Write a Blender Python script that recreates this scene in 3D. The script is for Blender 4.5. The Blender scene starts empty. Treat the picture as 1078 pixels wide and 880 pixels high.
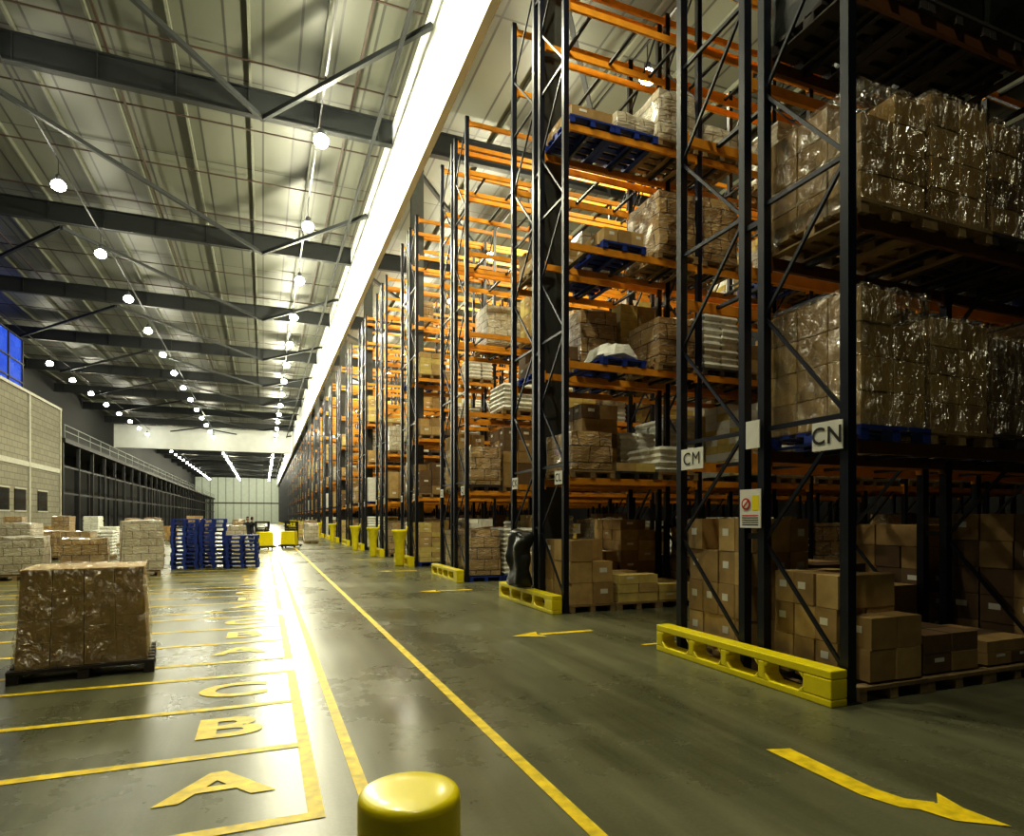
import bpy, bmesh, math, random
from mathutils import Vector, Matrix, noise
R = random.Random(7)
scene = bpy.context.scene
scene.view_settings.view_transform = 'Standard'
try: scene.view_settings.look = 'Medium High Contrast'
except Exception: pass
COL = scene.collection
MATS = {}

# ------------------------------------------------------------------ materials
def new_mat(name):
    m = bpy.data.materials.new(name); m.use_nodes = True
    nt = m.node_tree
    b = nt.nodes.get('Principled BSDF')
    MATS[name] = m
    return m, nt, b

def simple(name, col, rough=0.6, metal=0.0, var=0.12, scale=6.0, coat=0.0, bump=0.0, emis=None, estr=0.0):
    m, nt, b = new_mat(name)
    N = nt.nodes; L = nt.links
    tc = N.new('ShaderNodeTexCoord')
    nz = N.new('ShaderNodeTexNoise'); nz.inputs['Scale'].default_value = scale; nz.inputs['Detail'].default_value = 4
    L.new(tc.outputs['Object'], nz.inputs['Vector'])
    mr = N.new('ShaderNodeMapRange'); mr.inputs['From Min'].default_value = 0.3; mr.inputs['From Max'].default_value = 0.7
    mr.inputs['To Min'].default_value = 1 - var; mr.inputs['To Max'].default_value = 1 + var
    L.new(nz.outputs['Fac'], mr.inputs['Value'])
    vm = N.new('ShaderNodeVectorMath'); vm.operation = 'SCALE'; vm.inputs[0].default_value = col
    L.new(mr.outputs['Result'], vm.inputs['Scale'])
    L.new(vm.outputs['Vector'], b.inputs['Base Color'])
    b.inputs['Roughness'].default_value = rough
    b.inputs['Metallic'].default_value = metal
    b.inputs['Coat Weight'].default_value = coat
    b.inputs['Coat Roughness'].default_value = 0.15
    if bump > 0:
        bp = N.new('ShaderNodeBump'); bp.inputs['Strength'].default_value = bump; bp.inputs['Distance'].default_value = 0.02
        L.new(nz.outputs['Fac'], bp.inputs['Height']); L.new(bp.outputs['Normal'], b.inputs['Normal'])
    if emis:
        b.inputs['Emission Color'].default_value = (*emis, 1); b.inputs['Emission Strength'].default_value = estr
    return m

def brick_wrapped(name, c1, c2, mortar, bw, bh, streak=0.0, rough=0.6, coat=0.0, bump=0.3, ms=0.012, streakcol=(0.75,0.72,0.62)):
    m, nt, b = new_mat(name)
    N = nt.nodes; L = nt.links
    tc = N.new('ShaderNodeTexCoord')
    sp = N.new('ShaderNodeSeparateXYZ'); L.new(tc.outputs['Object'], sp.inputs[0])
    ad = N.new('ShaderNodeMath'); ad.operation = 'ADD'; L.new(sp.outputs['X'], ad.inputs[0]); L.new(sp.outputs['Y'], ad.inputs[1])
    cb = N.new('ShaderNodeCombineXYZ'); L.new(ad.outputs[0], cb.inputs['X']); L.new(sp.outputs['Z'], cb.inputs['Y'])
    br = N.new('ShaderNodeTexBrick'); L.new(cb.outputs[0], br.inputs['Vector'])
    br.inputs['Color1'].default_value = (*c1, 1); br.inputs['Color2'].default_value = (*c2, 1); br.inputs['Mortar'].default_value = (*mortar, 1)
    br.inputs['Scale'].default_value = 1; br.inputs['Brick Width'].default_value = bw; br.inputs['Row Height'].default_value = bh
    br.inputs['Mortar Size'].default_value = ms
    out = br.outputs['Color']
    nz = N.new('ShaderNodeTexNoise'); nz.inputs['Scale'].default_value = 5; nz.inputs['Detail'].default_value = 6; nz.inputs['Distortion'].default_value = 1.5
    mp = N.new('ShaderNodeMapping'); mp.inputs['Scale'].default_value = (1, 1, 3.0)
    L.new(tc.outputs['Object'], mp.inputs['Vector']); L.new(mp.outputs[0], nz.inputs['Vector'])
    if streak > 0:
        cr = N.new('ShaderNodeMapRange'); cr.inputs['From Min'].default_value = 0.52; cr.inputs['From Max'].default_value = 0.72
        cr.inputs['To Max'].default_value = streak
        L.new(nz.outputs['Fac'], cr.inputs['Value'])
        mx = N.new('ShaderNodeMix'); mx.data_type = 'RGBA'; L.new(cr.outputs[0], mx.inputs['Factor'])
        L.new(out, mx.inputs[6]); mx.inputs[7].default_value = (*streakcol, 1)
        out = mx.outputs[2]
    L.new(out, b.inputs['Base Color'])
    b.inputs['Roughness'].default_value = rough
    b.inputs['Coat Weight'].default_value = coat; b.inputs['Coat Roughness'].default_value = 0.12
    bp = N.new('ShaderNodeBump'); bp.inputs['Strength'].default_value = bump; bp.inputs['Distance'].default_value = 0.05
    L.new(nz.outputs['Fac'], bp.inputs['Height']); L.new(bp.outputs['Normal'], b.inputs['Normal'])
    return m

simple('rack_steel', (0.008, 0.011, 0.022), 0.35)
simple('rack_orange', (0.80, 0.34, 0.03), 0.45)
simple('rack_orange_shaded', (0.14, 0.055, 0.015), 0.5)  # same orange with shade put into the colour, first rack's front beams
simple('carton_tan', (0.52, 0.36, 0.15), 0.7, var=0.15)
simple('carton_brown', (0.38, 0.25, 0.10), 0.7, var=0.15)
simple('carton_dark', (0.17, 0.105, 0.05), 0.7, var=0.15)
simple('carton_yellow', (0.66, 0.53, 0.18), 0.7)
simple('label_white', (0.80, 0.79, 0.72), 0.6, var=0.04)
simple('bag_white', (0.82, 0.82, 0.74), 0.55, var=0.12, scale=12, bump=0.4)
simple('pallet_wood', (0.30, 0.21, 0.10), 0.8, var=0.25)
simple('pallet_dark', (0.05, 0.04, 0.035), 0.8, var=0.25)
simple('pallet_blue', (0.015, 0.045, 0.28), 0.55, var=0.2)
simple('yellow_paint', (0.95, 0.80, 0.008), 0.35, var=0.05, coat=0.3)
simple('yellow_line', (0.88, 0.64, 0.012), 0.5, var=0.3, scale=9)
simple('yellow_plastic', (0.90, 0.78, 0.02), 0.5)
simple('bag_and_shade_black', (0.012, 0.014, 0.012), 0.4, bump=0.5)  # waste sack plastic; also paints shade onto first rack's upper loads
simple('black_rubber', (0.015, 0.015, 0.015), 0.6)
simple('column_grey', (0.05, 0.055, 0.05), 0.6)
simple('beam_steel', (0.009, 0.011, 0.012), 0.6)
simple('purlin_pale', (0.14, 0.145, 0.11), 0.5)
simple('pipe_rust', (0.05, 0.03, 0.022), 0.6)
simple('fascia_white', (0.88, 0.90, 0.84), 0.5, var=0.04, scale=1)
simple('wall_pale', (0.75, 0.82, 0.72), 0.7, var=0.05, scale=1)
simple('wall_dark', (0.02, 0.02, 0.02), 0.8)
simple('mezz_steel', (0.02, 0.02, 0.023), 0.6)
simple('rail_pale', (0.24, 0.27, 0.25), 0.5)
simple('trim_cream', (0.42, 0.41, 0.34), 0.6)
simple('lamp_housing', (0.02, 0.02, 0.02), 0.5, metal=0.0)
simple('lamp_glow', (0.9, 0.9, 0.9), 0.4, emis=(1.0, 1.0, 0.92), estr=50)
simple('sign_red', (0.6, 0.03, 0.02), 0.5)
simple('sign_black', (0.01, 0.01, 0.01), 0.5)
simple('skin_tone', (0.45, 0.26, 0.18), 0.5)
simple('cloth_navy', (0.015, 0.018, 0.03), 0.85)
simple('cloth_dark', (0.03, 0.03, 0.035), 0.85)
simple('hair_dark', (0.02, 0.013, 0.01), 0.7)
simple('blue_glass', (0.02, 0.05, 0.2), 0.15, var=0.5, scale=0.5, emis=(0.05, 0.14, 1.0), estr=0.5)
simple('window_dark', (0.02, 0.025, 0.03), 0.1)
brick_wrapped('wrapped_carton', (0.50, 0.34, 0.15), (0.35, 0.23, 0.11), (0.10, 0.065, 0.035), 0.42, 0.30, 0.7, 0.35, 1.0, 1.0)
brick_wrapped('wrapped_pale', (0.66, 0.60, 0.45), (0.52, 0.46, 0.34), (0.26, 0.22, 0.15), 0.40, 0.22, 0.85, 0.35, 1.0, 1.0, streakcol=(0.85, 0.85, 0.80))
brick_wrapped('blockwork', (0.25, 0.235, 0.175), (0.215, 0.20, 0.15), (0.14, 0.13, 0.10), 0.9, 0.42, 0.0, 0.85, 0.0, 0.2, ms=0.03)

# stretch film: thin clear plastic, glossy crinkles and painted fold highlights, mostly see-through
m, nt, b = new_mat('stretch_film')
N = nt.nodes; L = nt.links
out = [n for n in N if n.type == 'OUTPUT_MATERIAL'][0]
tc = N.new('ShaderNodeTexCoord')
mp = N.new('ShaderNodeMapping'); mp.inputs['Scale'].default_value = (1.6, 1.6, 1.0); mp.inputs['Rotation'].default_value = (0.5, 0.4, 0)
nz = N.new('ShaderNodeTexNoise'); nz.inputs['Scale'].default_value = 5; nz.inputs['Detail'].default_value = 4; nz.inputs['Distortion'].default_value = 1.5
L.new(tc.outputs['Object'], mp.inputs[0]); L.new(mp.outputs[0], nz.inputs['Vector'])
mxv = N.new('ShaderNodeMix'); mxv.data_type = 'VECTOR'; mxv.inputs['Factor'].default_value = 0.18
L.new(mp.outputs[0], mxv.inputs[4]); L.new(nz.outputs['Color'], mxv.inputs[5])
vo = N.new('ShaderNodeTexVoronoi'); vo.inputs['Scale'].default_value = 8; L.new(mxv.outputs[1], vo.inputs['Vector'])
vo2 = N.new('ShaderNodeTexVoronoi'); vo2.inputs['Scale'].default_value = 3.2; L.new(mxv.outputs[1], vo2.inputs['Vector'])
sm = N.new('ShaderNodeMath'); sm.operation = 'MULTIPLY_ADD'; L.new(vo2.outputs['Distance'], sm.inputs[0]); sm.inputs[1].default_value = 2.0; L.new(vo.outputs['Distance'], sm.inputs[2])
bp = N.new('ShaderNodeBump'); bp.inputs['Strength'].default_value = 1.0; bp.inputs['Distance'].default_value = 0.10
L.new(sm.outputs[0], bp.inputs['Height'])
gl = N.new('ShaderNodeBsdfGlossy'); gl.inputs['Roughness'].default_value = 0.18; gl.inputs['Color'].default_value = (1.0, 0.98, 0.92, 1)
L.new(bp.outputs['Normal'], gl.inputs['Normal'])
df = N.new('ShaderNodeBsdfDiffuse'); df.inputs['Color'].default_value = (0.8, 0.78, 0.68, 1); L.new(bp.outputs['Normal'], df.inputs['Normal'])
tr = N.new('ShaderNodeBsdfTransparent'); tr.inputs['Color'].default_value = (1, 0.99, 0.96, 1)
ve = N.new('ShaderNodeTexVoronoi'); ve.feature = 'DISTANCE_TO_EDGE'; ve.inputs['Scale'].default_value = 4.5; L.new(mxv.outputs[1], ve.inputs['Vector'])  # mask for narrow pale lines, painted highlights along the film folds
mr = N.new('ShaderNodeMapRange'); mr.inputs['From Min'].default_value = 0.0; mr.inputs['From Max'].default_value = 0.05
mr.inputs['To Min'].default_value = 0.55; mr.inputs['To Max'].default_value = 0.0
L.new(ve.outputs['Distance'], mr.inputs['Value'])
mr3 = N.new('ShaderNodeMapRange'); mr3.inputs['From Min'].default_value = 0.45; mr3.inputs['From Max'].default_value = 0.65
L.new(nz.outputs['Fac'], mr3.inputs['Value'])
mu = N.new('ShaderNodeMath'); mu.operation = 'MULTIPLY'; L.new(mr.outputs[0], mu.inputs[0]); L.new(mr3.outputs[0], mu.inputs[1])
m1 = N.new('ShaderNodeMixShader'); L.new(mu.outputs[0], m1.inputs[0]); L.new(tr.outputs[0], m1.inputs[1]); L.new(df.outputs[0], m1.inputs[2])
m2 = N.new('ShaderNodeMixShader'); m2.inputs[0].default_value = 0.22; L.new(m1.outputs[0], m2.inputs[1]); L.new(gl.outputs[0], m2.inputs[2])
L.new(m2.outputs[0], out.inputs['Surface'])

# floor
m, nt, b = new_mat('concrete_floor')
N = nt.nodes; L = nt.links
tc = N.new('ShaderNodeTexCoord')
n1 = N.new('ShaderNodeTexNoise'); n1.inputs['Scale'].default_value = 0.35; n1.inputs['Detail'].default_value = 8; n1.inputs['Roughness'].default_value = 0.65
L.new(tc.outputs['Object'], n1.inputs['Vector'])
mp = N.new('ShaderNodeMapping'); mp.inputs['Scale'].default_value = (2.2, 0.12, 1)
L.new(tc.outputs['Object'], mp.inputs[0])
n2 = N.new('ShaderNodeTexNoise'); n2.inputs['Scale'].default_value = 1.5; n2.inputs['Detail'].default_value = 5
L.new(mp.outputs[0], n2.inputs['Vector'])
n3 = N.new('ShaderNodeTexNoise'); n3.inputs['Scale'].default_value = 40; n3.inputs['Detail'].default_value = 3
L.new(tc.outputs['Object'], n3.inputs['Vector'])
a1 = N.new('ShaderNodeMath'); a1.operation = 'ADD'; L.new(n1.outputs['Fac'], a1.inputs[0]); L.new(n2.outputs['Fac'], a1.inputs[1])
a2 = N.new('ShaderNodeMath'); a2.operation = 'MULTIPLY_ADD'; L.new(n3.outputs['Fac'], a2.inputs[0]); a2.inputs[1].default_value = 0.25; L.new(a1.outputs[0], a2.inputs[2])
cr = N.new('ShaderNodeValToRGB')
cr.color_ramp.elements[0].position = 0.0; cr.color_ramp.elements[0].color = (0.080, 0.083, 0.044, 1)
cr.color_ramp.elements[1].position = 1.0; cr.color_ramp.elements[1].color = (0.215, 0.215, 0.130, 1)
mr = N.new('ShaderNodeMapRange'); mr.inputs['From Min'].default_value = 0.85; mr.inputs['From Max'].default_value = 1.45
L.new(a2.outputs[0], mr.inputs['Value']); L.new(mr.outputs[0], cr.inputs[0]); L.new(cr.outputs[0], b.inputs['Base Color'])
mr2 = N.new('ShaderNodeMapRange'); mr2.inputs['From Min'].default_value = 0.3; mr2.inputs['From Max'].default_value = 0.7
mr2.inputs['To Min'].default_value = 0.20; mr2.inputs['To Max'].default_value = 0.38
b.inputs['Specular IOR Level'].default_value = 0.38
L.new(n1.outputs['Fac'], mr2.inputs['Value']); L.new(mr2.outputs[0], b.inputs['Roughness'])

# roof sheeting
m, nt, b = new_mat('roof_sheet')
N = nt.nodes; L = nt.links
tc = N.new('ShaderNodeTexCoord')
br = N.new('ShaderNodeTexBrick'); br.offset = 0.0
L.new(tc.outputs['Object'], br.inputs['Vector'])
br.inputs['Scale'].default_value = 1; br.inputs['Brick Width'].default_value = 1.1; br.inputs['Row Height'].default_value = 5.78
br.inputs['Mortar Size'].default_value = 0.04
br.inputs['Color1'].default_value = (0.078, 0.081, 0.062, 1); br.inputs['Color2'].default_value = (0.118, 0.122, 0.095, 1); br.inputs['Mortar'].default_value = (0.03, 0.03, 0.025, 1)
L.new(br.outputs['Color'], b.inputs['Base Color']); b.inputs['Roughness'].default_value = 0.5

# ------------------------------------------------------------------ mesh builder
class MB:
    def __init__(s): s.v = []; s.f = []; s.m = []; s.mats = []
    def mi(s, mat):
        if mat not in s.mats: s.mats.append(mat)
        return s.mats.index(mat)
    def add(s, vs, fs, mat):
        o = len(s.v); k = s.mi(mat)
        s.v.extend([tuple(p) for p in vs])
        for f in fs: s.f.append([o + i for i in f]); s.m.append(k)
    def box(s, c, sz, mat, rz=0.0, taper=0.0):
        hx, hy, hz = sz[0] / 2, sz[1] / 2, sz[2] / 2
        vs = []
        ca, sa = math.cos(rz), math.sin(rz)
        for dz in (-1, 1):
            t = 1 - (taper if dz > 0 else 0)
            for dx, dy in ((-1, -1), (1, -1), (1, 1), (-1, 1)):
                x, y = dx * hx * t, dy * hy * t
                vs.append((c[0] + x * ca - y * sa, c[1] + x * sa + y * ca, c[2] + dz * hz))
        s.add(vs, [(3, 2, 1, 0), (4, 5, 6, 7), (0, 1, 5, 4), (1, 2, 6, 5), (2, 3, 7, 6), (3, 0, 4, 7)], mat)
    def bx(s, x0, x1, y0, y1, z0, z1, mat):
        s.box(((x0 + x1) / 2, (y0 + y1) / 2, (z0 + z1) / 2), (x1 - x0, y1 - y0, z1 - z0), mat)
    def bar(s, p1, p2, w, h, mat):
        p1 = Vector(p1); p2 = Vector(p2); d = (p2 - p1).normalized()
        up = Vector((0, 0, 1)) if abs(d.z) < 0.95 else Vector((0, 1, 0))
        a = d.cross(up).normalized() * w / 2; c = a.cross(d).normalized() * h / 2
        vs = [p1 - a - c, p1 + a - c, p1 + a + c, p1 - a + c, p2 - a - c, p2 + a - c, p2 + a + c, p2 - a + c]
        s.add(vs, [(0, 1, 2, 3), (7, 6, 5, 4), (0, 4, 5, 1), (1, 5, 6, 2), (2, 6, 7, 3), (3, 7, 4, 0)], mat)
    def lathe(s, c, prof, mat, n=24, axis='z'):
        vs = []
        for r, t in prof:
            for i in range(n):
                a = 2 * math.pi * i / n
                x, y = r * math.cos(a), r * math.sin(a)
                if axis == 'z': vs.append((c[0] + x, c[1] + y, c[2] + t))
                elif axis == 'x': vs.append((c[0] + t, c[1] + x, c[2] + y))
                else: vs.append((c[0] + x, c[1] + t, c[2] + y))
        fs = []
        for k in range(len(prof) - 1):
            for i in range(n):
                j = (i + 1) % n
                fs.append((k * n + i, k * n + j, (k + 1) * n + j, (k + 1) * n + i))
        fs.append(tuple(reversed(range(n)))); fs.append(tuple(range((len(prof) - 1) * n, len(prof) * n)))
        s.add(vs, fs, mat)
    def poly(s, pts, z, mat):
        s.add([(p[0], p[1], z) for p in pts], [tuple(range(len(pts)))], mat)
    def crumple(s, c, sz, mat, amp=0.02, n=(4, 5, 5), rnd=0.04, seed=0, taper=0.0):
        vs = {}
        nx, ny, nz = n
        def vid(i, j, k):
            key = (i, j, k)
            if key not in vs:
                u = i / nx * 2 - 1; v = j / ny * 2 - 1; w = k / nz * 2 - 1
                p = Vector((u * sz[0] / 2, v * sz[1] / 2, w * sz[2] / 2))
                e = (abs(u) > 0.99) + (abs(v) > 0.99) + (abs(w) > 0.99)
                if e >= 2: p *= (1 - rnd)
                t = 1 - taper * (w + 1) / 2; p.x *= t; p.y *= t
                if k > 0:
                    q = noise.noise_vector(Vector((p.x * 3 + seed, p.y * 3 + c[0], p.z * 3 + c[1])))
                    p += q * amp
                vs[key] = len(s.v); s.v.append((c[0] + p.x, c[1] + p.y, c[2] + p.z))
            return vs[key]
        kk = s.mi(mat)
        def q(a, b_, c_, d): s.f.append([a, b_, c_, d]); s.m.append(kk)
        for i in range(nx):
            for j in range(ny):
                q(vid(i, j, nz), vid(i + 1, j, nz), vid(i + 1, j + 1, nz), vid(i, j + 1, nz))
                q(vid(i, j + 1, 0), vid(i + 1, j + 1, 0), vid(i + 1, j, 0), vid(i, j, 0))
        for i in range(nx):
            for k in range(nz):
                q(vid(i, 0, k), vid(i + 1, 0, k), vid(i + 1, 0, k + 1), vid(i, 0, k + 1))
                q(vid(i + 1, ny, k), vid(i, ny, k), vid(i, ny, k + 1), vid(i + 1, ny, k + 1))
        for j in range(ny):
            for k in range(nz):
                q(vid(nx, j, k), vid(nx, j + 1, k), vid(nx, j + 1, k + 1), vid(nx, j, k + 1))
                q(vid(0, j + 1, k), vid(0, j, k), vid(0, j, k + 1), vid(0, j + 1, k + 1))
    def mesh(s, name, smooth=False):
        me = bpy.data.meshes.new(name)
        me.from_pydata(s.v, [], s.f)
        for mn in s.mats: me.materials.append(MATS[mn])
        me.polygons.foreach_set('material_index', s.m)
        if smooth: me.polygons.foreach_set('use_smooth', [True] * len(me.polygons))
        me.update()
        return me
    def obj(s, name, loc=(0, 0, 0), rz=0, parent=None, bevel=0, smooth=False):
        return place(s.mesh(name, smooth), name, loc, rz, parent, bevel)

def place(me, name, loc=(0, 0, 0), rz=0, parent=None, bevel=0):
    o = bpy.data.objects.new(name, me); COL.objects.link(o)
    o.location = loc; o.rotation_euler = (0, 0, rz)
    if parent: o.parent = parent
    if bevel:
        md = o.modifiers.new('bevel', 'BEVEL'); md.width = bevel; md.segments = 2; md.limit_method = 'ANGLE'
    return o

# ------------------------------------------------------------------ constants
RX = 5.0
ROW0 = 4.18; PITCH = 5.78; NROWS = 38
FARY = 232.0; LX = -21.0; RXW = 26.0; NEARY = -14.0
ROOF = 16.6; BEAMZ = 15.3
LEVELS = [2.42, 4.5, 6.62, 8.75, 10.9]
NB = 5; BAY = 2.9; RTOP = 12.3

# ------------------------------------------------------------------ shell
b_ = MB(); b_.bx(LX, RXW, NEARY, FARY, -0.2, 0, 'concrete_floor'); b_.obj('floor')
b_ = MB(); b_.bx(LX, RXW, NEARY, FARY, ROOF, ROOF + 0.2, 'roof_sheet'); b_.obj('ceiling')
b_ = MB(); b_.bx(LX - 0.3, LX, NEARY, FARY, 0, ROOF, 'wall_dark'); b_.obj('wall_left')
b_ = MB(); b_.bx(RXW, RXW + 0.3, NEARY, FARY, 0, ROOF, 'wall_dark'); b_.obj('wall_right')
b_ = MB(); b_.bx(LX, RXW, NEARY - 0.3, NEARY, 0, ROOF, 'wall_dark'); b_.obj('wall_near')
b_ = MB(); b_.bx(LX, RXW, FARY, FARY + 0.3, 0, ROOF, 'wall_pale')
for i in range(12): b_.bx(LX + 2 + i * 2.4, LX + 2.15 + i * 2.4, FARY - 0.1, FARY, 0, ROOF, 'purlin_pale')
b_.bx(LX, RXW, FARY - 0.12, FARY, 6.5, 6.9, 'column_grey')
b_.obj('wall_far')

# fascia (downstand) along the rack aisle heads and across the hall
b_ = MB()
b_.bx(4.45, 4.6, NEARY, FARY, 12.6, 16.3, 'fascia_white')
b_.bx(4.42, 4.62, NEARY, FARY, 12.5, 12.6, 'fascia_white')
b_.obj('trim_1')
b_ = MB(); b_.bx(LX, 4.4, 110, 110.15, 12.4, 15.9, 'fascia_white'); b_.obj('trim_2')

# ------------------------------------------------------------------ roof steel
b_ = MB()
for xa, xb in ((LX + 0.05, 4.40), (4.65, RXW - 0.05)):
    b_.bx(xa, xb, -0.13, 0.13, 0, 0.05, 'beam_steel'); b_.bx(xa, xb, -0.13, 0.13, 0.85, 0.9, 'beam_steel'); b_.bx(xa, xb, -0.02, 0.02, 0.05, 0.85, 'beam_steel')
for i in range(12):
    x = LX + 1 + i * 2.17
    b_.bx(x, x + 0.03, -0.12, 0.12, 0.05, 0.85, 'beam_steel')
beam_me = b_.mesh('roof_beam')
BY = [11.3 + 11.56 * k for k in range(-3, 20)]
BY = [y for y in BY if NEARY < y < FARY]
for y in BY: place(beam_me, 'roof_beam', (0, y, BEAMZ))

b_ = MB()
for i in range(22):
    x = LX + 0.8 + i * 2.2
    if 4.2 < x < 4.9: continue
    b_.bx(x - 0.04, x + 0.04, NEARY + 0.1, FARY - 0.2, ROOF - 0.20, ROOF - 0.02, 'purlin_pale')
b_.obj('roof_purlins')
b_ = MB()
for y in BY:
    for p, q in (((-8.7, y + 0.2, 15.18), (0, y + 11.4, 15.18)), ((-8.7, y + 0.2, 15.18), (-17.4, y + 11.4, 15.18)), ((0, y - 0.2, 15.18), (4.3, y - 6.2, 15.18)), ((5, y + 0.2, 15.18), (13.5, y + 11.4, 15.18))):
        if q[1] < FARY: b_.bar(p, q, 0.13, 0.15, 'beam_steel')
b_.bar((3.6, NEARY + 0.1, 15.0), (3.6, FARY - 0.2, 15.0), 0.10, 0.12, 'beam_steel')
b_.obj('roof_bracing')
b_ = MB()
y = NEARY + 1
while y < FARY:
    b_.bar((LX + 0.1, y, 16.33), (4.35, y, 16.33), 0.045, 0.045, 'pipe_rust'); y += 3.85
for x in (3.9, 2.9, -4.5, -12.5):
    b_.bar((x, NEARY + 0.1, 16.25), (x, FARY - 0.2, 16.25), 0.07, 0.07, 'pipe_rust')
b_.obj('sprinkler_pipes')

# ------------------------------------------------------------------ lamps (glowing acrylic high-bay)
b_ = MB()
b_.lathe((0, 0, 0), [(0.15, -0.07), (0.22, -0.01), (0.25, 0.08), (0.22, 0.18), (0.14, 0.26)], 'lamp_glow', 20)
b_.lathe((0, 0, 0.26), [(0.10, 0.0), (0.10, 0.20), (0.05, 0.26)], 'lamp_housing', 16)
b_.bx(-0.012, 0.012, -0.012, 0.012, 0.50, 1.04, 'lamp_housing')
lamp_me = b_.mesh('high_bay_lamp')
def lamp_data(name, w):
    l = bpy.data.lights.new(name, 'POINT'); l.energy = w; l.shadow_soft_size = 0.15; l.color = (1.0, 0.955, 0.68); return l
LD = {0: lamp_data('lamp_lane', 1300), 1: lamp_data('lamp_left', 230), 2: lamp_data('lamp_rack', 1250), 3: lamp_data('lamp_far_left', 260)}
LF = {0: lamp_data('lamp_lane_far', 2600), 1: lamp_data('lamp_left_far', 900), 2: lamp_data('lamp_rack_far', 1800), 3: lamp_data('lamp_far_left_far', 600)}
LNEAR = lamp_data('lamp_lane_near', 1150)
ROWS_L = [(1.8, 0, 1.9), (-7.2, 1, 8.5), (10.2, 2, 15.1), (-16.2, 3, 60.0)]
for lx, kind, ymin in ROWS_L:
    k = 0
    while True:
        y = 1.9 + 6.6 * k; k += 1
        if y > FARY - 3: break
        if y < ymin - 0.5: continue
        o = place(lamp_me, 'high_bay_lamp', (lx, y, 14.2))
        if y > 75 and (k % 3 or (kind == 2)): continue
        ld = (LD if y <= 75 else LF)[kind]
        if kind == 0 and y < 3: ld = LNEAR
        lo = bpy.data.objects.new('bulb', ld); COL.objects.link(lo); lo.parent = o; lo.location = (0, 0, -0.26)
b_ = MB()
for lx in (1.8, -7.2, 10.2, -16.2):
    b_.bx(lx - 0.03, lx + 0.03, NEARY + 0.1, FARY - 0.2, 15.245, 15.29, 'lamp_housing')
b_.obj('lighting_trunking')

# ------------------------------------------------------------------ pallets and loads
def pallet(mb, x, y, z, w=0.92, d=1.16, mat='pallet_wood'):
    for i in range(3):
        mb.box((x + (i - 1) * (w / 2 - 0.05), y, z + 0.01), (0.1, d, 0.02), mat)
        for j in range(3):
            mb.box((x + (i - 1) * (w / 2 - 0.05), y + (j - 1) * (d / 2 - 0.07), z + 0.06), (0.1, 0.13, 0.08), mat)
    for j in range(6):
        mb.box((x, y + (j - 2.5) * (d - 0.12) / 5, z + 0.12), (w, 0.12, 0.035), mat)
PH = 0.14
def cartons(mb, x, y, z, w, d, h, rng, nx=2, ny=3, mats=('carton_tan', 'carton_brown'), label=True, ch=0.3, jit=0.008, full=False, gap=0.014):
    nz = max(1, round(h / ch)); cw, cd, c_h = w / nx, d / ny, h / nz
    for k in range(nz):
        for i in range(nx):
            for j in range(ny):
                if k == nz - 1 and nz > 1 and not full and rng.random() < 0.15: continue
                mt = rng.choice(mats)
                px = x + (i + 0.5) * cw - w / 2 + rng.uniform(-jit, jit); py = y + (j + 0.5) * cd - d / 2 + rng.uniform(-jit, jit)
                pz = z + (k + 0.5) * c_h
                mb.box((px, py, pz), (cw - gap, cd - gap, c_h - gap * 0.4), mt)
                if label:
                    if i == 0 and rng.random() < 0.45:
                        mb.box((px - cw / 2 + 0.006, py + 0.02, pz + 0.03), (0.003, cd * 0.35, c_h * 0.22), 'label_white')
                    if j == 0 and rng.random() < 0.45:
                        mb.box((px + 0.02, py - cd / 2 + 0.006, pz + 0.03), (cw * 0.35, 0.003, c_h * 0.22), 'label_white')
def bags(mb, x, y, z, w, d, h, rng):
    nz = max(1, round(h / 0.13)); bh = h / nz
    for k in range(nz):
        nx, ny = (2, 3) if k % 2 else (2, 2)
        for i in range(nx):
            for j in range(ny):
                cw, cd = w / nx, d / ny
                mb_c = (x + (i + 0.5) * cw - w / 2 + rng.uniform(-.015, .015), y + (j + 0.5) * cd - d / 2 + rng.uniform(-.015, .015), z + (k + 0.5) * bh)
                vs = []
                for t, s_ in ((-1, 0.86), (0, 1.0), (1, 0.86)):
                    for dx, dy in ((-1, -1), (1, -1), (1, 1), (-1, 1)):
                        vs.append((mb_c[0] + dx * cw / 2 * s_, mb_c[1] + dy * cd / 2 * s_, mb_c[2] + t * bh / 2))
                fs = [(3, 2, 1, 0), (8, 9, 10, 11)]
                for l in (0, 4):
                    for a in range(4):
                        c2 = (a + 1) % 4; fs.append((l + a, l + c2, l + 4 + c2, l + 4 + a))
                mb.add(vs, fs, 'bag_white')
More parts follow.
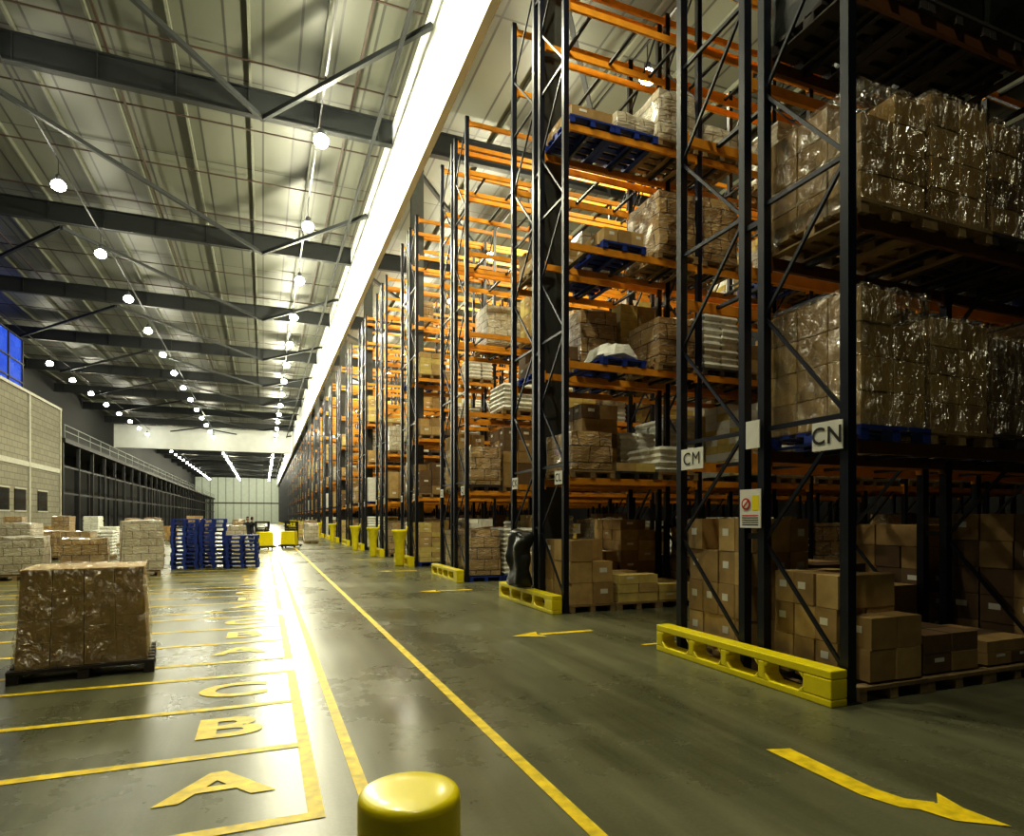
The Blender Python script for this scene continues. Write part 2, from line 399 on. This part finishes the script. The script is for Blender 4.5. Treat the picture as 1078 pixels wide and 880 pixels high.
def load(mb, x, y, z, kind, h, rng, w=0.86, d=1.12, pmat=None):
    pm = pmat or rng.choice(['pallet_wood', 'pallet_blue', 'pallet_wood', 'pallet_dark'])
    pallet(mb, x, y, z, mat=pm)
    z += PH
    if kind == 'cartons': cartons(mb, x, y, z, w, d, h, rng, nx=rng.choice([2, 2, 3]), ny=rng.choice([3, 4]), ch=rng.choice([0.22, 0.3, 0.35]))
    elif kind == 'dark': cartons(mb, x, y, z, w, d, h, rng, mats=('carton_brown', 'carton_dark'))
    elif kind == 'yellow': cartons(mb, x, y, z, w, d, h, rng, mats=('carton_yellow', 'carton_tan'), ch=0.18)
    elif kind == 'white': cartons(mb, x, y, z, w, d, h, rng, mats=('label_white', 'bag_white', 'carton_yellow'), ch=0.16, label=False)
    elif kind == 'bags': bags(mb, x, y, z, w, d, h, rng)
    elif kind == 'wrap': mb.crumple((x, y, z + h / 2), (w, d, h), 'wrapped_carton', 0.04, seed=rng.random() * 50)
    elif kind == 'pale': mb.crumple((x, y, z + h / 2), (w, d, h), 'wrapped_pale', 0.04, seed=rng.random() * 50)
    elif kind == 'shaded_wrap': mb.crumple((x, y, z + h / 2), (w, d, h), 'bag_and_shade_black', 0.03, seed=rng.random() * 50)
    elif kind == 'mound': mb.crumple((x, y, z + h / 2), (w * 1.05, d, h), 'bag_white', 0.09, rnd=0.22, seed=3, taper=0.25)

# ------------------------------------------------------------------ rack mesh
YF = [(0.0, 1.03), (1.32, 2.45)]
def build_rack(front='rack_orange'):
    mb = MB()
    for bi in range(NB + 1):
        x = bi * BAY
        for (ya, yb) in YF:
            for y in (ya, yb):
                mb.bx(x - 0.05, x + 0.05, y - 0.045, y + 0.045, 0.012, RTOP, 'rack_steel')
                mb.bx(x - 0.08, x + 0.08, y - 0.08, y + 0.08, 0, 0.012, 'rack_steel')
            zs = [0.25 + 1.2 * i for i in range(11)]
            for i, z in enumerate(zs):
                if z > RTOP - 0.1: break
                if i % 2 == 0 : mb.bar((x, ya, z), (x, yb, z), 0.035, 0.045, 'rack_steel')
                if i + 1 < len(zs) and zs[i + 1] < RTOP:
                    p = (ya, yb) if i % 2 == 0 else (yb, ya)
                    mb.bar((x, p[0], z), (x, p[1], zs[i + 1]), 0.03, 0.035, 'rack_steel')
        for z in (1.5, 4.9, 8.4, 11.8):
            mb.bar((x, YF[0][1], z), (x, YF[1][0], z), 0.05, 0.06, 'rack_steel')
    for bi in range(NB):
        x0 = bi * BAY + 0.05; x1 = (bi + 1) * BAY - 0.05
        for z in LEVELS + [12.2]:
            for fi, (ya, yb) in enumerate(YF):
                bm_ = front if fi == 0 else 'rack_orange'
                for y in (ya, yb):
                    mb.bx(x0, x1, y - 0.025, y + 0.025, z - 0.12, z, bm_)
                    mb.bx(x0, x0 + 0.03, y - 0.035, y + 0.035, z - 0.17, z + 0.05, bm_)
                    mb.bx(x1 - 0.03, x1, y - 0.035, y + 0.035, z - 0.17, z + 0.05, bm_)
                if z < 12:
                    for t in (0.5, 1.45, 2.4):
                        mb.bx(x0 + t - 0.03, x0 + t + 0.03, ya + 0.03, yb - 0.03, z - 0.06, z - 0.02, 'rack_steel')
    return mb.mesh('pallet_rack')
rack_me = build_rack(); rack_me0 = build_rack('rack_orange_shaded')

KINDS = ['cartons', 'cartons', 'wrap', 'pale', 'pale', 'white', 'white', 'bags', 'bags', 'bags', 'dark', 'yellow']
def build_stock(seed, skip, kinds=KINDS):
    rng = random.Random(seed); mb = MB()
    for bi in range(NB):
        for li, z in enumerate([0.0] + LEVELS):
            for si, (ya, yb) in enumerate(YF):
                yc = (ya + yb) / 2
                p = [0.95, 0.93, 0.85, 0.62, 0.35, 0.15][li]
                bayempty = rng.random() > p + 0.1
                for pi in range(3):
                    r1 = rng.random(); kind = rng.choice(kinds); hh = rng.uniform(0.5, 1.6) if li > 0 else rng.uniform(0.7, 1.7)
                    if bayempty or r1 > p: continue
                    if skip(bi, li, si, pi): continue
                    load(mb, bi * BAY + 0.56 + pi * 0.93 - 0.03, yc, z + 0.002, kind, hh, rng)
    return mb
stock_mes = [build_stock(100 + i, lambda *a: False).mesh('stock') for i in range(4)]

def guard_mesh():
    mb = MB(); L0, L1 = -0.08, 2.58
    mb.bx(-0.30, -0.10, L0, L1, 0.0, 0.07, 'yellow_paint')
    mb.bx(-0.30, -0.10, L0, L1, 0.25, 0.33, 'yellow_paint')
    for y0, w in ((L0, 0.32), (0.72, 0.09), (1.28, 0.09), (1.84, 0.09), (L1 - 0.12, 0.12)):
        mb.bx(-0.30, -0.10, y0, y0 + w, 0.07, 0.25, 'yellow_paint')
    for y0 in (0.24, 0.81, 1.37, 1.93):
        y1 = y0 + (0.48 if y0 < 0.5 else 0.47) if y0 < 1.9 else 2.46
        for yy, s in ((y0, 1), (y1, -1)):
            mb.add([(-0.30, yy, 0.07), (-0.30, yy + s * 0.06, 0.07), (-0.30, yy, 0.13), (-0.1, yy, 0.07), (-0.1, yy + s * 0.06, 0.07), (-0.1, yy, 0.13)],
                   [(0, 1, 2), (5, 4, 3), (1, 4, 5, 2)], 'yellow_paint')
            mb.add([(-0.30, yy, 0.25), (-0.30, yy + s * 0.06, 0.25), (-0.30, yy, 0.19), (-0.1, yy, 0.25), (-0.1, yy + s * 0.06, 0.25), (-0.1, yy, 0.19)],
                   [(0, 2, 1), (3, 4, 5), (1, 2, 5, 4)], 'yellow_paint')
    return mb.mesh('rack_end_barrier')
guard_me = guard_mesh()

mb = MB()
mb.lathe((0, 0, 0), [(0.15, 0.0), (0.16, 0.05), (0.17, 0.7), (0.25, 1.15), (0.28, 1.2), (0.28, 1.28), (0.23, 1.28), (0.16, 0.75)], 'yellow_plastic', 12)
mb.bar((0.2, 0, 1.22), (0.28, 0, 1.38), 0.05, 0.05, 'yellow_plastic')
bin_me = mb.mesh('waste_hopper', True)

def text_mesh(txt, size, mat, offset=0.0, extrude=0.0):
    c = bpy.data.curves.new('txt', 'FONT'); c.body = txt; c.size = size; c.align_x = 'CENTER'; c.align_y = 'CENTER'
    c.offset = offset; c.extrude = extrude; c.space_character = 1.1
    o = bpy.data.objects.new('txt', c); COL.objects.link(o)
    dg = bpy.context.evaluated_depsgraph_get(); dg.update()
    me = bpy.data.meshes.new_from_object(o.evaluated_get(dg))
    bpy.data.objects.remove(o)
    me.materials.clear(); me.materials.append(MATS[mat])
    return me

def rack_sign(txt, y, z, w=0.34, h=0.27, x=None):
    x = RX - 0.075 if x is None else x
    mb = MB(); mb.bx(-0.006, 0.006, -w / 2, w / 2, -h / 2, h / 2, 'label_white')
    o = mb.obj('aisle_sign', (x, y, z))
    t = place(text_mesh(txt, h * 0.84, 'sign_black', 0.003 if 'M' not in txt else 0.0), 'lettering', (-0.011, 0, -0.004), 0, o)
    t.rotation_euler = (math.radians(90), 0, math.radians(-90))
    return o

# custom rows
rng = random.Random(5)
def skip0(bi, li, si, pi):
    if bi == 0: return True
    if si == 1 and li >= 1 and bi <= 2: return True
    return li >= 3 and si == 1
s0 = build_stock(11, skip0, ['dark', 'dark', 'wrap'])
load(s0, 0.53, 1.885, 0.002, 'cartons', 1.55, rng, pmat='pallet_wood')
load(s0, 1.46, 1.885, 0.002, 'dark', 1.0, rng, pmat='pallet_wood')
load(s0, 2.39, 1.885, 0.002, 'dark', 0.7, rng, pmat='pallet_wood')
cartons(s0, 0.52, 0.62, 0.16, 0.8, 0.8, 0.98, rng, nx=2, ny=3, mats=('carton_tan', 'carton_brown'))
pallet(s0, 0.53, 0.515, 0.002); pallet(s0, 1.46, 0.515, 0.002); pallet(s0, 2.39, 0.515, 0.002)
cartons(s0, 0.60, 0.10, 0.16, 0.7, 0.27, 0.60, rng, nx=2, ny=1)
cartons(s0, 1.44, 0.45, 0.16, 0.8, 0.9, 0.38, rng, mats=('carton_brown', 'carton_dark'), ch=0.2)
cartons(s0, 2.39, 0.45, 0.16, 0.8, 0.9, 0.25, rng, mats=('carton_brown', 'carton_dark'), ch=0.12)
for i in range(3): load(s0, 0.53 + 0.93 * i, 0.515, LEVELS[2] + 0.002, 'shaded_wrap', 1.3, rng, pmat='pallet_dark')  # loads coloured black to paint in the shade of this upper bay
def skip1(bi, li, si, pi): return bi == 0 and si == 0
s1 = build_stock(23, skip1)
load(s1, 0.53, 0.515, 0.002, 'cartons', 1.15, rng, pmat='pallet_wood')
load(s1, 1.50, 0.50, 0.002, 'yellow', 0.5, rng, pmat='pallet_wood')
load(s1, 2.39, 0.515, 0.002, 'yellow', 0.3, rng)
z = LEVELS[0] + 0.002
load(s1, 0.53, 0.515, z, 'wrap', 0.72, rng, pmat='pallet_wood'); load(s1, 1.46, 0.515, z, 'yellow', 0.16, rng, pmat='pallet_dark'); load(s1, 2.39, 0.515, z, 'bags', 0.5, rng)
z = LEVELS[1] + 0.002
load(s1, 1.20, 0.515, z, 'mound', 0.34, rng, pmat='pallet_blue'); load(s1, 2.39, 0.515, z, 'wrap', 0.9, rng, pmat='pallet_wood')
z = LEVELS[2] + 0.002
load(s1, 1.20, 0.515, z, 'cartons', 0.25, rng, pmat='pallet_blue'); load(s1, 2.39, 0.515, z, 'wrap', 1.2, rng, pmat='pallet_wood')
z = LEVELS[3] + 0.002
for i, k in enumerate(('cartons', 'pale', 'pale')): load(s1, 0.53 + 0.93 * i, 0.515, z, k, (0.2, 0.3, 1.0)[i], rng, pmat='pallet_blue' if i < 2 else 'pallet_wood')
custom = {0: s0.mesh('stock'), 1: s1.mesh('stock')}

names = [a for a in 'NMLKJIHGFEDCBA']
for k in range(NROWS):
    y = ROW0 + PITCH * k
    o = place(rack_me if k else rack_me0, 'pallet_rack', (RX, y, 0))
    st = place(custom.get(k, stock_mes[k % 4]), 'stock', (0, 0, 0), 0, o)
    g = place(guard_me, 'rack_end_barrier', (RX, y, 0), 0, None, 0.012 if k < 3 else 0)
    if (3 <= k < 20 and k % 2 == 1) or k == 4:
        place(bin_me, 'waste_hopper', (RX - 0.50, y + 0.5, 0))
    if 1 <= k < 7:
        rack_sign('C' + names[2 * k], y + 0.12, 2.42, 0.3, 0.24); rack_sign('C' + names[2 * k + 1], y + 2.2, 2.42, 0.3, 0.24)
rack_sign('CN', 4.34, 2.47); rack_sign('CM', 6.34, 2.43, 0.42, 0.26, RX - 0.065)
mb = MB(); mb.bx(-0.006, 0.006, -0.10, 0.10, -0.15, 0.15, 'label_white')
mb.obj('location_plate', (RX - 0.075, 5.30, 2.60))
mb = MB(); mb.bx(-0.006, 0.006, -0.155, 0.155, -0.21, 0.21, 'label_white')
mb.lathe((-0.012, 0.06, 0.05), [(0.065, 0), (0.065, 0.005)], 'sign_red', 20, 'x'); mb.lathe((-0.0135, 0.06, 0.05), [(0.045, 0), (0.045, 0.002)], 'label_white', 20, 'x')
mb.bar((-0.0155, 0.02, 0.09), (-0.0155, 0.10, 0.01), 0.004, 0.014, 'sign_red')
mb.bx(-0.008, -0.006, -0.13, -0.03, -0.02, 0.14, 'yellow_paint')
for i in range(5): mb.bx(-0.008, -0.006, -0.12, 0.12, -0.08 - i * 0.025, -0.07 - i * 0.025, 'sign_red' if i == 0 else 'sign_black')
mb.obj('safety_notice', (RX - 0.075, 5.335, 1.80))

# black waste sack hanging on second rack end
mb = MB(); mb.crumple((0, 0, 0.52), (0.34, 0.62, 1.05), 'bag_and_shade_black', 0.13, n=(8, 8, 12), rnd=0.10, seed=9)
mb.bar((-0.1, -0.3, 1.05), (-0.1, 0.3, 1.05), 0.03, 0.03, 'rack_steel'); mb.obj('waste_bag', (4.68, 11.3, 0.36), smooth=True)

# building columns in the rack spines
mb = MB()
mb.bx(-0.23, 0.23, -0.12, -0.10, 0, BEAMZ - 0.01, 'column_grey'); mb.bx(-0.23, 0.23, 0.10, 0.12, 0, BEAMZ - 0.01, 'column_grey'); mb.bx(-0.01, 0.01, -0.10, 0.10, 0, BEAMZ - 0.01, 'column_grey')
mb.bx(-0.25, 0.25, -0.13, 0.13, 0, 0.03, 'column_grey')
col_me = mb.mesh('steel_column')
for y in BY:
    if y > 5: place(col_me, 'steel_column', (5.32, y + 0.02, 0))

# ------------------------------------------------------------------ near wrapped loads (row one)
def film(name, c, sz, amp=0.03, parent=None, cuts=14, taper=0.0, seed=0):
    bm = bmesh.new(); bmesh.ops.create_cube(bm, size=1)
    bmesh.ops.subdivide_edges(bm, edges=bm.edges[:], cuts=cuts, use_grid_fill=True)
    for v in bm.verts:
        p = v.co.copy(); t = 1 - taper * (p.z + 0.5)
        q = Vector((p.x * sz[0] * t, p.y * sz[1] * t, p.z * sz[2]))
        n = noise.fractal(Vector((q.x * 4 + seed, q.y * 4, q.z * 7)), 0.8, 2, 3)
        dirn = Vector((p.x if abs(p.x) > 0.49 else 0, p.y if abs(p.y) > 0.49 else 0, p.z if p.z > 0.49 else 0))
        v.co = q + dirn * abs(n) * amp * 2
    for f in bm.faces: f.smooth = True
    bm.normal_update()
    dead = [f for f in bm.faces if f.normal.z < -0.9 and f.calc_center_median().z < -sz[2] * 0.49]
    bmesh.ops.delete(bm, geom=dead, context='FACES')
    me = bpy.data.meshes.new(name); bm.to_mesh(me); bm.free(); me.materials.append(MATS['stretch_film'])
    return place(me, name, c, 0, parent)

def wrapped_load(x, y, z, w, d, h, pm='pallet_wood', seed=1, rz=0, taper=0.0, mats=('carton_tan', 'carton_brown'), nx=2, ny=3, pw=None, pd=None, ch=0.3, sheet=False, gap=0.014):
    e = bpy.data.objects.new('wrapped_pallet_load', None); COL.objects.link(e); e.location = (x, y, z); e.rotation_euler = (0, 0, rz)
    r = random.Random(seed); mb = MB()
    pallet(mb, 0, 0, 0, pw or 0.94, pd or 1.18, pm); mb.obj('pallet', parent=e)
    mb = MB(); cartons(mb, 0, 0, PH, w, d, h, r, nx=nx, ny=ny, mats=mats, jit=0.004 if not sheet else 0.001, ch=ch, label=False, full=sheet, gap=gap)
    if sheet: mb.bx(-w / 2 - 0.01, w / 2 + 0.01, -d / 2 - 0.01, d / 2 + 0.01, PH + h, PH + h + 0.02, 'carton_tan')
    if taper:
        mb.v = [(v[0] * (1 - taper * (v[2] - PH) / h), v[1] * (1 - taper * (v[2] - PH) / h), v[2]) for v in mb.v]
    mb.obj('cartons', parent=e, bevel=0.006 if not sheet else 0)
    film('film_wrap', (0, 0, PH + h / 2 - 0.02), (w + 0.03, d + 0.03, h + (0.06 if not sheet else 0.09)), parent=e, taper=taper, seed=seed)
    return e
yc = ROW0 + 0.515
L1, L2 = LEVELS[0] + 0.002, LEVELS[1] + 0.002
wrapped_load(5.55, yc, L1, 0.88, 1.12, 1.28, 'pallet_blue', 1)
wrapped_load(6.49, yc, L1, 0.86, 1.12, 1.10, 'pallet_wood', 2, mats=('carton_brown', 'carton_tan'))
wrapped_load(7.42, yc, L1, 0.84, 1.12, 1.0, 'pallet_dark', 3, mats=('carton_dark', 'carton_dark'))
wrapped_load(5.55, yc, L2, 0.88, 1.12, 1.08, 'pallet_wood', 4)
wrapped_load(6.49, yc, L2, 0.84, 1.12, 1.22, 'pallet_wood', 5)
wrapped_load(7.42, yc, L2, 0.84, 1.12, 1.15, 'pallet_dark', 6, mats=('carton_brown', 'carton_dark'))

# ------------------------------------------------------------------ floor goods on left
wrapped_load(-1.83, 8.33, 0, 1.18, 1.0, 1.0, 'pallet_dark', 21, rz=math.radians(7), taper=0.08, mats=('carton_brown',), nx=4, ny=3, pw=1.30, pd=1.1, ch=0.25, sheet=True, gap=0.005)

def ground_load(x, y, kind, h, rz=0.0, w=0.9, d=1.12, pm='pallet_wood', nm='pallet_load'):
    mb = MB(); load(mb, 0, 0, 0, kind, h, R, w, d, pm)
    return mb.obj(nm, (x, y, 0), rz)
ground_load(-3.35, 21.3, 'pale', 1.5, 0.2, 1.1, 1.1)
ground_load(-6.3, 21.2, 'pale', 1.05, 0.1, 1.3, 1.1); ground_load(-7.9, 21.6, 'wrap', 1.1, -0.1, 1.2, 1.1)
ground_load(-5.0, 22.4, 'wrap', 0.95, 0.15, 1.2, 1.1); ground_load(-9.8, 23.5, 'pale', 1.2)
for i in range(12):
    ground_load(-13.2 + (i % 6) * 1.75, 27 + (i // 6) * 3.4 + R.uniform(-.3, .3), R.choice(['pale', 'wrap', 'cartons', 'bags']), R.uniform(0.7, 1.4), R.uniform(-.1, .1))
for i in range(12):
    ground_load(-13.2 + (i % 6) * 2.3, 44 + (i // 6) * 7 + R.uniform(-.3, .3), R.choice(['pale', 'wrap', 'cartons', 'bags']), R.uniform(0.9, 1.7), R.uniform(-.1, .1))
def pstack(x, y, n, rz, w=0.8):
    mb = MB()
    for i in range(n): pallet(mb, R.uniform(-.03, .03), R.uniform(-.03, .03), i * 0.1385, w, 1.2, 'pallet_blue')
    mb.obj('pallet_stack', (x, y, 0), rz)
pstack(-2.45, 23.7, 12, 0.05); pstack(-1.6, 23.9, 12, 0.03); pstack(-0.65, 23.5, 8, -0.04, 1.0); pstack(-2.2, 26.4, 11, 0.0)
ground_load(-1.2, 33, 'pale', 1.2); ground_load(-2.8, 33.4, 'wrap', 1.5)
ground_load(3.0, 44, 'pale', 1.2); ground_load(3.1, 46.5, 'wrap', 1.4); ground_load(3.0, 53, 'yellow', 1.2)

# ------------------------------------------------------------------ bollard
mb = MB()
mb.lathe((0, 0, 0), [(0.17, 0.0), (0.17, 0.012), (0.14, 0.014), (0.14, 0.925), (0.138, 0.938), (0.132, 0.947), (0.12, 0.951), (0.06, 0.953), (0.01, 0.953)], 'yellow_paint', 64)
o = mb.obj('bollard', (0.375, 1.70, 0.0), smooth=True)
md = o.modifiers.new('edge', 'EDGE_SPLIT'); md.split_angle = math.radians(50)

# ------------------------------------------------------------------ floor markings
mb = MB(); Z = 0.004
def rect(x0, x1, y0, y1): mb.poly([(x0, y0), (x1, y0), (x1, y1), (x0, y1)], Z, 'yellow_line')
rect(1.62, 1.71, -4, 225); rect(0.54, 0.62, 1.9, 225)
for g in range(8):
    y0 = 3.72 + g * 4.32
    rect(0.24, 0.33, y0 - 0.045, y0 + 3.6 + 0.045)
    for i in range(4): rect(-6.5 if g < 4 else -3, 0.24, y0 + i * 1.2 - 0.045, y0 + i * 1.2 + 0.045)
for k in range(0, 14):
    yc_ = 8.28 + PITCH * k
    rect(3.75, 4.6, yc_ - 0.06, yc_ + 0.06)
    mb.poly([(3.3, yc_), (3.78, yc_ - 0.22), (3.7, yc_), (3.78, yc_ + 0.22)], Z + 0.001, 'yellow_line')
mb.poly([(3.42, 3.55), (3.40, 2.75), (3.47, 2.55), (3.62, 2.42), (3.72, 2.52), (3.60, 2.62), (3.56, 2.78), (3.60, 3.50)], Z, 'yellow_line')
mb.poly([(3.50, 2.62), (3.60, 2.32), (3.82, 2.16), (3.80, 2.40), (3.86, 2.60), (3.72, 2.50)], Z + 0.001, 'yellow_line')
rect(4.7, 5.6, 7.05, 7.12)
fm = mb.obj('floor_markings')
for g in range(6):
    for i, ch in enumerate('ABC'):
        t = place(text_mesh(ch, 0.80, 'yellow_line', 0.022), 'letter_' + ch, (-0.27, 3.72 + g * 4.32 + 0.63 + i * 1.18, Z + 0.001), 0, fm)
        t.scale = (1.15, 0.72 if ch == 'A' else 0.85, 1)

# ------------------------------------------------------------------ left side buildings
mb = MB()
mb.bx(LX + 0.02, -15.0, 38, 59.4, 0, 10.2, 'blockwork')
mb.bx(LX + 0.02, -14.9, 37.9, 59.5, 10.2, 10.4, 'trim_cream'); mb.bx(-15.0, -14.93, 38, 59.4, 5.2, 5.55, 'trim_cream')
for y in (38.05, 45, 52.2, 59.25): mb.bx(-15.0, -14.9, y - 0.12, y + 0.12, 0, 10.2, 'trim_cream')
for y in (46.5, 49.5, 54): mb.bx(-15.0, -14.94, y, y + 2.0, 2.2, 3.6, 'window_dark'); mb.bx(-15.0, -14.92, y - 0.08, y + 2.08, 3.6, 3.7, 'trim_cream'); mb.bx(-15.0, -14.92, y - 0.08, y + 2.08, 2.1, 2.2, 'trim_cream')
mb.obj('block_office')
mb = MB()
mb.bx(-20.5, -16.6, 40, 56.5, 10.41, 14.9, 'blue_glass')
for i in range(7): mb.bx(-16.6, -16.5, 40 + i * 2.7, 40.14 + i * 2.7, 10.41, 14.9, 'mezz_steel')
for z in (11.6, 13.0, 14.8): mb.bx(-16.6, -16.5, 40, 56.5, z, z + 0.1, 'mezz_steel')
mb.obj('glazed_plant_room')
mb = MB()
y = 60.0
while y < 228:
    mb.bx(-15.2, -14.95, y, y + 0.22, 0, 7.8, 'mezz_steel'); mb.bx(-17.6, -17.4, y, y + 0.2, 0, 7.8, 'mezz_steel'); y += 4.8
for z in (3.6, 5.8): mb.bx(-15.15, -15.0, 60, 228, z, z + 0.18, 'mezz_steel')
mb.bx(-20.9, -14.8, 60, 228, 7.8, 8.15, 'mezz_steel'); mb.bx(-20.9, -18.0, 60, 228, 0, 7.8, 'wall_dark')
for z in (8.7, 9.2): mb.bx(-14.9, -14.85, 60, 228, z, z + 0.05, 'rail_pale')
y = 60.1
while y < 228: mb.bx(-14.9, -14.85, y, y + 0.05, 8.15, 9.2, 'rail_pale'); y += 4.0
mb.obj('mezzanine')

# ------------------------------------------------------------------ trucks and workers
def truck(x, y, rz):
    e = bpy.data.objects.new('pallet_truck', None); COL.objects.link(e); e.location = (x, y, 0); e.rotation_euler = (0, 0, rz)
    mb = MB(); mb.box((0, 0.15, 0.55), (0.8, 0.75, 0.8), 'yellow_paint', taper=0.1); mb.box((0, 0.35, 1.0), (0.6, 0.3, 0.18), 'black_rubber')
    mb.box((0, -0.5, 0.16), (0.8, 0.5, 0.1), 'black_rubber'); mb.obj('chassis', parent=e, bevel=0.04)
    mb = MB()
    for s in (-1, 1):
        mb.bx(s * 0.33 - 0.05, s * 0.33 + 0.05, 0.53, 0.63, 0.08, 1.5, 'sign_black'); mb.bx(s * 0.25 - 0.08, s * 0.25 + 0.08, 0.6, 1.75, 0.08, 0.14, 'sign_black')
    mb.bx(-0.33, 0.33, 0.54, 0.62, 1.42, 1.5, 'sign_black'); mb.bx(-0.33, 0.33, 0.54, 0.62, 1.1, 1.18, 'sign_black')
    mb.bar((0, 0.1, 0.95), (0, -0.25, 1.25), 0.06, 0.06, 'sign_black'); mb.bar((-0.18, -0.25, 1.25), (0.18, -0.25, 1.25), 0.04, 0.04, 'sign_black')
    mb.obj('mast_and_forks', parent=e)
    mb = MB()
    for wx, wy, r in ((-0.36, -0.1, 0.12), (0.30, -0.1, 0.12), (-0.28, 1.6, 0.08), (0.22, 1.6, 0.08), (-0.03, -0.65, 0.1)):
        mb.lathe((wx, wy, r), [(r, 0), (r, 0.07)], 'black_rubber', 16, 'x')
    mb.obj('wheels', parent=e)
truck(0.1, 36.0, 0.25); truck(1.35, 37.5, -0.3)

def worker(x, y, rz, stride=0.12):
    V = []; E = []; Rr = []
    def n(p, r, par=None):
        V.append(p); Rr.append(r)
        if par is not None: E.append((par, len(V) - 1))
        return len(V) - 1
    pel = n((0, 0, 0.95), 0.13); waist = n((0, 0.0, 1.1), 0.12, pel); ch = n((0, 0, 1.32), 0.15, waist); nk = n((0, -0.01, 1.47), 0.055, ch); n((0, -0.02, 1.55), 0.05, nk)
    for s in (-1, 1):
        hip = n((s * 0.09, 0, 0.88), 0.095, pel); kn = n((s * 0.11, -s * stride * 0.6 - 0.03, 0.5), 0.062, hip)
        an = n((s * 0.11, -s * stride, 0.10), 0.042, kn); n((s * 0.13, -s * stride - 0.15, 0.04), 0.038, an)
        sh = n((s * 0.19, 0, 1.40), 0.062, ch); el = n((s * 0.25, 0.03 + s * 0.05, 1.14), 0.045, sh); wr = n((s * 0.25, -0.12 + s * 0.05, 0.93), 0.028, el)
        pa = n((s * 0.25, -0.15 + s * 0.05, 0.86), 0.026, wr)
        for q in range(4):
            f1 = n((s * (0.25), -0.185 + q * 0.022 + s * 0.05, 0.80), 0.009, pa); n((s * 0.24, -0.185 + q * 0.022 + s * 0.05, 0.765 - (0.012 if q in (1, 2) else 0)), 0.008, f1)
        t1 = n((s * 0.235, -0.20 + s * 0.05, 0.86), 0.010, pa); n((s * 0.23, -0.215 + s * 0.05, 0.82), 0.009, t1)
    me = bpy.data.meshes.new('b'); me.from_pydata(V, E, []); ob = bpy.data.objects.new('b', me); COL.objects.link(ob)
    sk = ob.modifiers.new('s', 'SKIN'); sk.use_smooth_shade = True
    for i, r in enumerate(Rr): me.skin_vertices[0].data[i].radius = (r, r * (0.75 if i in (0, 1, 2) else 1))
    me.skin_vertices[0].data[0].use_root = True
    ob.modifiers.new('ss', 'SUBSURF').levels = 1
    dg = bpy.context.evaluated_depsgraph_get(); dg.update()
    bm_ = bpy.data.meshes.new_from_object(ob.evaluated_get(dg)); bpy.data.objects.remove(ob)
    bm_.materials.clear()
    for k in ('cloth_navy', 'skin_tone', 'cloth_dark', 'black_rubber'): bm_.materials.append(MATS[k])
    for p in bm_.polygons:
        c = p.center
        p.material_index = 1 if (c.z > 1.48 or (abs(c.x) > 0.2 and c.z < 0.91)) else (3 if c.z < 0.09 else (2 if c.z < 0.98 else 0)); p.use_smooth = True
    e = bpy.data.objects.new('warehouse_worker', None); COL.objects.link(e); e.location = (x, y, 0); e.rotation_euler = (0, 0, rz)
    place(bm_, 'body', parent=e)
    bm = bmesh.new(); bmesh.ops.create_uvsphere(bm, u_segments=20, v_segments=14, radius=1)
    for v in bm.verts:
        p = v.co.copy(); w = 0.078 * (1 - 0.15 * max(0, -p.z)); v.co = Vector((p.x * w, p.y * 0.095 - 0.02, p.z * 0.118 + 1.65))
        if p.y < -0.8 and abs(p.x) < 0.2 and -0.35 < p.z < 0.1: v.co.y -= 0.022
        if abs(p.x) > 0.93 and abs(p.z) < 0.3: v.co.x *= 1.15
    for f in bm.faces:
        f.smooth = True; c = f.calc_center_median()
        f.material_index = 1 if (c.z > 1.70 or (c.y > 0.0 and c.z > 1.6)) else 0
    hm = bpy.data.meshes.new('head'); bm.to_mesh(hm); bm.free(); hm.materials.append(MATS['skin_tone']); hm.materials.append(MATS['hair_dark']); place(hm, 'head', parent=e)
worker(-0.75, 34.6, 0.6); worker(-0.6, 38.5, 2.4)

# ------------------------------------------------------------------ world, camera
w = bpy.data.worlds.new('world'); scene.world = w; w.use_nodes = True
w.node_tree.nodes['Background'].inputs[0].default_value = (0.0, 0.0, 0.0, 1)
cd = bpy.data.cameras.new('camera'); cam = bpy.data.objects.new('camera', cd); COL.objects.link(cam)
cam.location = (0, 0, 1.7); cam.rotation_euler = (math.radians(90), 0, -math.radians(21.77))
cd.sensor_width = 36; cd.lens = 36 * 656 / 1078; cd.shift_y = 105 / 1078; cd.clip_end = 600; cd.clip_start = 0.05
scene.camera = cam
